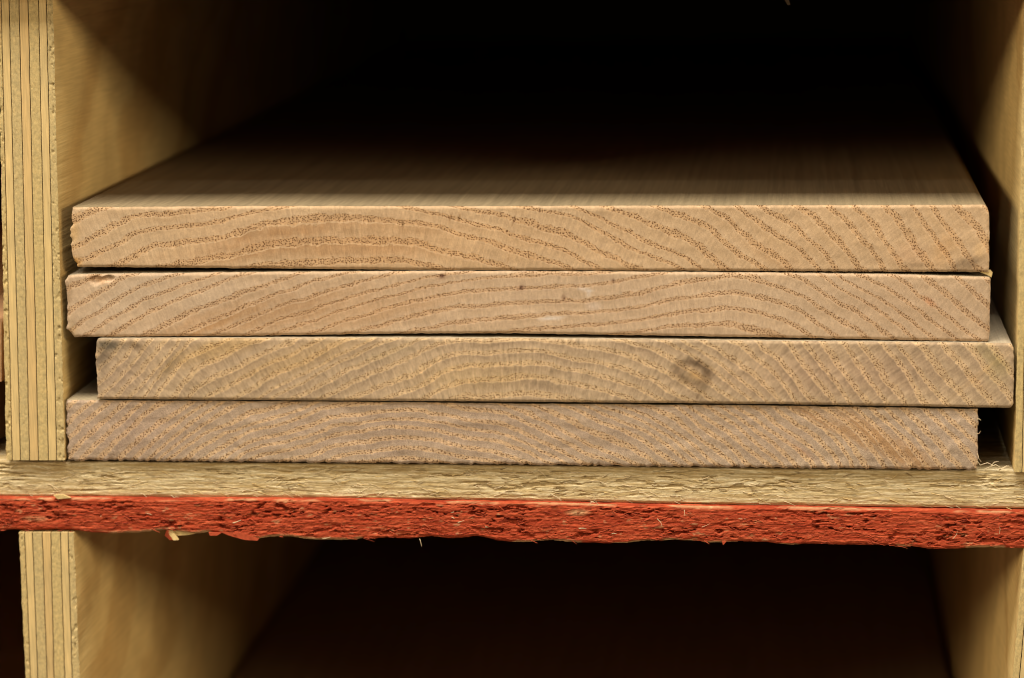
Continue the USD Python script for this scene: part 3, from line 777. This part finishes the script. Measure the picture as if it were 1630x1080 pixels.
B1 = dict(top=[(110, 330.5), (400, 328.5), (800, 328.5), (1200, 327.5), (1575, 326.5)], bot=[(110, 425), (640, 430), (1210, 432), (1575, 433.5)],
          left=[(326, 115), (345, 113.5), (358, 115), (366, 111), (378, 112), (384, 115), (395, 113), (412, 115), (418, 117), (424, 121), (432, 122)],
          right=[(326, 1575), (350, 1575), (400, 1574.5), (434, 1574)])
lumber('top board of the stack, warm wide bands of pores arching over its left half', 0.0012, rings=RINGS[0], mat=m1, corner=(14, 0), seed=1, browns=[(380, 398, 130, 26, -0.22, 0.9), (560, 395, 160, 30, 0.0, 0.85), (480, 362, 150, 14, -0.1, 0.6), (650, 360, 120, 14, 0.05, 0.35), (1230, 408, 60, 14, 0.5, 0.6)], tints=[
    (700, 390, 260, 50, 0.0, (1.0, 0.95, 0.88), 0.6), 
    (120, 418, 12, 10, 0, (1.05, 0.85, 0.35), 0.8), (118, 372, 10, 22, 0, (1.05, 0.95, 0.6), 0.5), (180, 370, 90, 45, 0, (0.96, 1.0, 1.04), 0.7),
    (1542, 420, 30, 12, -0.2, (0.36, 0.35, 0.36), 0.7), (1455, 422, 34, 6, 0, (0.38, 0.36, 0.34), 0.45), (1450, 405, 30, 20, 0, (1.0, 0.93, 0.93), 0.6), (1500, 400, 20, 34, 0.5, (1.04, 0.9, 0.72), 0.5), (1560, 400, 12, 18, 0, (1.12, 1.08, 0.95), 0.7),
    (641, 357, 2.2, 8, 0, (0.35, 0.28, 0.2), 0.9), (717, 347, 2.0, 9, 0.3, (0.4, 0.3, 0.22), 0.8), (731, 347, 1.8, 9, 0.3, (0.45, 0.35, 0.25), 0.8), (818, 352, 1.3, 14, 0.25, (0.45, 0.33, 0.25), 0.8), (809, 412, 1.3, 14, 0.25, (0.6, 0.48, 0.38), 0.6)], **B1)


def chip2(px, py):
    b = np.clip(1.5 - np.hypot((px - 153) / 9.5, (py - 446) / 6.5) ** 4, 0, 1) + np.clip(1.5 - np.hypot((px - 172) / 9, (py - 444) / 5) ** 4, 0, 1)
    return 0.0009 * np.clip(b, 0, 1) * (0.7 + 0.6 * fbm(np.stack([px / 4, py / 4, 0 * px], -1), 2, 5))


B2 = dict(top=[(100, 440), (125, 437), (420, 433.5), (640, 432), (820, 432), (1220, 434.5), (1420, 437), (1577, 441.5)], bot=[(100, 537), (420, 534.5), (640, 531.5), (820, 531.3), (1220, 537.5), (1577, 544)],
          left=[(432, 107), (440, 104), (455, 105.5), (480, 107), (500, 106.5), (518, 106), (526, 113), (532, 119), (540, 121)],
          right=[(432, 1577), (470, 1576), (520, 1575), (546, 1574)])
lumber('second board from the top, pinkish with a small chip at its upper left corner', 0.0008, rings=RINGS[1], mat=m2, corner=(5, 6), seed=2, chip=chip2, browns=[(330, 515, 140, 20, -0.38, 0.9), (450, 500, 140, 26, -0.3, 0.75), (600, 500, 120, 24, -0.2, 0.4)], tints=[
    (560, 495, 180, 40, -0.2, (1.0, 0.94, 0.86), 0.6), (200, 470, 110, 36, -0.4, (1.0, 1.05, 1.12), 0.8), (330, 470, 80, 22, -0.3, (1.0, 1.04, 1.10), 0.6),
    (160, 446, 20, 7, 0, (1.12, 0.95, 0.78), 0.8), (110, 465, 6, 30, 0, (0.7, 0.66, 0.6), 0.7), (115, 525, 9, 12, 0, (0.75, 0.72, 0.6), 0.7),
    (704, 439, 4, 4, 0, (0.35, 0.25, 0.25), 0.95), (704, 441, 9, 6, 0, (0.7, 0.6, 0.6), 0.6), (830, 458, 4, 3.5, 0, (0.35, 0.25, 0.25), 0.95), (830, 458, 9, 6, 0, (0.7, 0.6, 0.6), 0.6), (976, 447, 3.5, 4, 0, (0.4, 0.3, 0.28), 0.95), (897, 474, 5, 6, 0, (0.6, 0.5, 0.48), 0.8),
    (930, 461, 14, 3.4, 0.2, (1.25, 1.5, 2.0), 0.75), (937, 468, 4, 7, 0.2, (1.25, 1.5, 2.0), 0.5), (878, 507, 24, 3.2, -0.06, (1.3, 1.6, 2.2), 0.85), (945, 487, 14, 7, 0, (1.15, 1.25, 1.5), 0.7),
    (1440, 490, 120, 40, 0, (0.97, 0.94, 0.92), 0.6), (1570, 520, 8, 22, 0, (0.75, 0.72, 0.68), 0.6), (1515, 534, 16, 6, 0, (0.7, 0.68, 0.66), 0.6), (1480, 481, 14, 6, 0.6, (1.0, 0.7, 0.6), 0.6)], **B2)

B3 = dict(top=[(150, 541), (160, 539.5), (400, 538.5), (640, 538), (820, 538.5), (1220, 543), (1600, 546.5), (1615, 548)], bot=[(150, 635.5), (420, 637.5), (820, 640), (1210, 643.5), (1500, 648), (1615, 650)],
          left=[(536, 156), (545, 152.5), (575, 152), (600, 154), (640, 155)],
          right=[(540, 1612), (555, 1614), (600, 1614), (640, 1613), (652, 1612)])
ring3 = lambda: (1102, 590)
lumber('third board from the top, shifted right, olive grey with a dark knot stain', -0.0006, rings=RINGS[2], mat=m3, corner=(6, 10), seed=3, rough_edges=(0.3, 0.25, 0.7), tints=[
    (172, 550, 28, 12, 0.1, (0.30, 0.33, 0.36), 0.95), (164, 572, 18, 14, -0.6, (0.42, 0.42, 0.44), 0.9), (216, 550, 20, 7, 0.3, (0.38, 0.35, 0.32), 0.9), (190, 600, 60, 40, 0, (0.86, 0.86, 0.92), 0.7), (270, 583, 34, 9, -0.85, (0.66, 0.64, 0.56), 0.8), (320, 620, 50, 22, 0, (0.84, 0.84, 0.82), 0.7),
    (350, 555, 90, 18, -0.3, (1.02, 0.92, 0.62), 0.6), (480, 570, 130, 24, -0.3, (1.0, 0.93, 0.74), 0.6), (620, 560, 60, 14, -0.3, (0.9, 0.93, 0.92), 0.6), (760, 600, 120, 30, 0, (1.02, 0.98, 0.82), 0.6),
    (1103, 594, 26, 16, 0.35, (0.46, 0.42, 0.39), 0.8, 0.55), (1108, 578, 26, 8, 0.35, (0.5, 0.47, 0.45), 0.85), (1105, 596, 24, 14, 0.35, (0.8, 0.76, 0.72), 0.7), (1126, 594, 10, 12, 0.2, (0.6, 0.56, 0.52), 0.8), (1100, 604, 26, 18, 0.3, (0.82, 0.8, 0.74), 0.7), (1118, 625, 14, 18, 0.3, (0.78, 0.76, 0.72), 0.7), (1108, 600, 14, 6, 0.5, (1.15, 1.05, 0.8), 0.8), (1110, 632, 1.5, 8, 0.5, (0.5, 0.42, 0.35), 0.8),
    (1350, 595, 200, 50, 0, (0.98, 0.93, 0.95), 0.7), (1575, 565, 34, 14, 0.75, (0.76, 0.80, 0.68), 0.85), (1590, 590, 24, 22, 0.3, (0.82, 0.85, 0.74), 0.7), (1555, 600, 80, 5, -0.68, (1.18, 1.14, 1.05), 0.75), (1480, 640, 20, 4, 0, (1.2, 1.15, 1.1), 0.6), (1560, 612, 30, 10, 0.7, (0.78, 0.72, 0.66), 0.6)], **B3)

B4 = dict(top=[(100, 637.5), (420, 639.5), (640, 641), (820, 643.5), (1220, 646.5), (1500, 651), (1560, 652.5)], bot=[(100, 732.5), (400, 735.5), (820, 739.8), (1220, 745), (1560, 748.5)],
          left=[(634, 107), (650, 106), (700, 106.5), (736, 108)],
          right=[(648, 1556), (668, 1557), (690, 1556), (720, 1556.5), (744, 1555), (752, 1551)])
lumber('bottom board of the stack, rough fuzzy end resting on the tan sheet', 0.0006, rings=RINGS[3], mat=m4, browns=[(1310, 672, 90, 9, 0.5, 1.0), (1370, 685, 110, 20, 0.6, 0.8), (1420, 715, 80, 14, 0.7, 1.0), (1460, 725, 50, 12, 0.72, 1.0)], seed=4, rough_edges=(1.0, 1.5, 1.6), relief=0.00035, tints=[
    (200, 690, 120, 60, 0, (0.93, 0.90, 0.94), 0.7), (700, 690, 400, 60, 0, (0.97, 0.95, 0.98), 0.6), 
    (1490, 690, 70, 40, 0, (1.08, 1.10, 1.16), 0.8), (1240, 700, 60, 40, 0, (1.0, 0.98, 1.0), 0.5), (1280, 720, 30, 4, 0.6, (0.95, 0.8, 0.76), 0.6)], **B4)
for p in ([(1560, 741), (1572, 737), (1581, 741)], [(1568, 747), (1585, 740), (1592, 744)], [(1577, 743), (1583, 736), (1590, 735)], [(1590, 749), (1602, 742), (1610, 745)], [(100, 734), (107, 738), (111, 736)], [(1583, 746), (1595, 747), (1606, 741)]):
    fibre(shelf, p, 0.003, 0.00022)
stack_parent = '/World/lumber_board_003'
for p in ([(1553, 668), (1559, 667), (1561, 670)], [(1554, 692), (1559, 690), (1561, 686)], [(1553, 733), (1558, 737), (1560, 741)], [(1556, 722), (1558, 730), (1562, 736)]):
    fibre(stack_parent, p, 0.001, 0.00014)
put('splinter', prism([(1560, 434), (1576, 430), (1580, 434), (1578, 442), (1572, 438)], 0.002, 0.0008), chip_pale, '/World/lumber_board_001', smooth=False)

# ------------------------------------------------------------------ neighbours seen past the dividers
dark_board = plain('brown_board', (0.36, 0.20, 0.10))


def block(name, label, cat, px0, py0, px1, py1, Y, mat, group=None):
    U, V = np.meshgrid(np.linspace(px0, px1, 40), np.linspace(py1, py0, 12), indexing='ij')
    P = W(U, V, np.full(U.shape, Y))
    P[..., 1] += 0.0006 * fbm(np.stack([U / 20, V / 8, 0 * U], -1), 3, 9)
    vv, ff, mask = bar(P, [Y + 0.002, Y + LEN - 0.05])
    gr = np.zeros((len(vv), 3)); gr[:, 0] = vv[:, 0] * 1000; gr[:, 1] = vv[:, 2] * 200; gr[:, 2] = mask
    m = put(name, (vv, ff), mat, prim=dict(grain=gr, tint=np.ones((len(vv), 3))))
    tag(m, label, cat, group)
    return m


block('lumber_board', 'brown board end in the neighbouring compartment past the left divider', 'board', -330, 508, 2, 608, 0.006, dark_board)
block('lumber_board', 'board under the brown board end, left of the left divider', 'board', -360, 612, -30, 722, 0.004, dark_board)
block('lumber_board', 'dark board top at the bottom of the lower compartment, deep in shade', 'board', 150, 1396, 1568, 1500, 0.002, m4)
block('lumber_board', 'lowest board in the lower compartment, under the dark board top', 'board', 152, 1502, 1560, 1606, 0.002, m4)
sheet('shelf_sheet', 'lowest strand sheet, floor of the lower compartment', 0.003, [(-1500, 1578), (0, 1598), (1630, 1636), (3100, 1670)], [(-1500, 1640), (0, 1660), (1630, 1698), (3100, 1730)], tan, 0.0007, 0.001, 51, (1, 1), x_fine=(-40, -39), rows=10)

# rear wall of the rack
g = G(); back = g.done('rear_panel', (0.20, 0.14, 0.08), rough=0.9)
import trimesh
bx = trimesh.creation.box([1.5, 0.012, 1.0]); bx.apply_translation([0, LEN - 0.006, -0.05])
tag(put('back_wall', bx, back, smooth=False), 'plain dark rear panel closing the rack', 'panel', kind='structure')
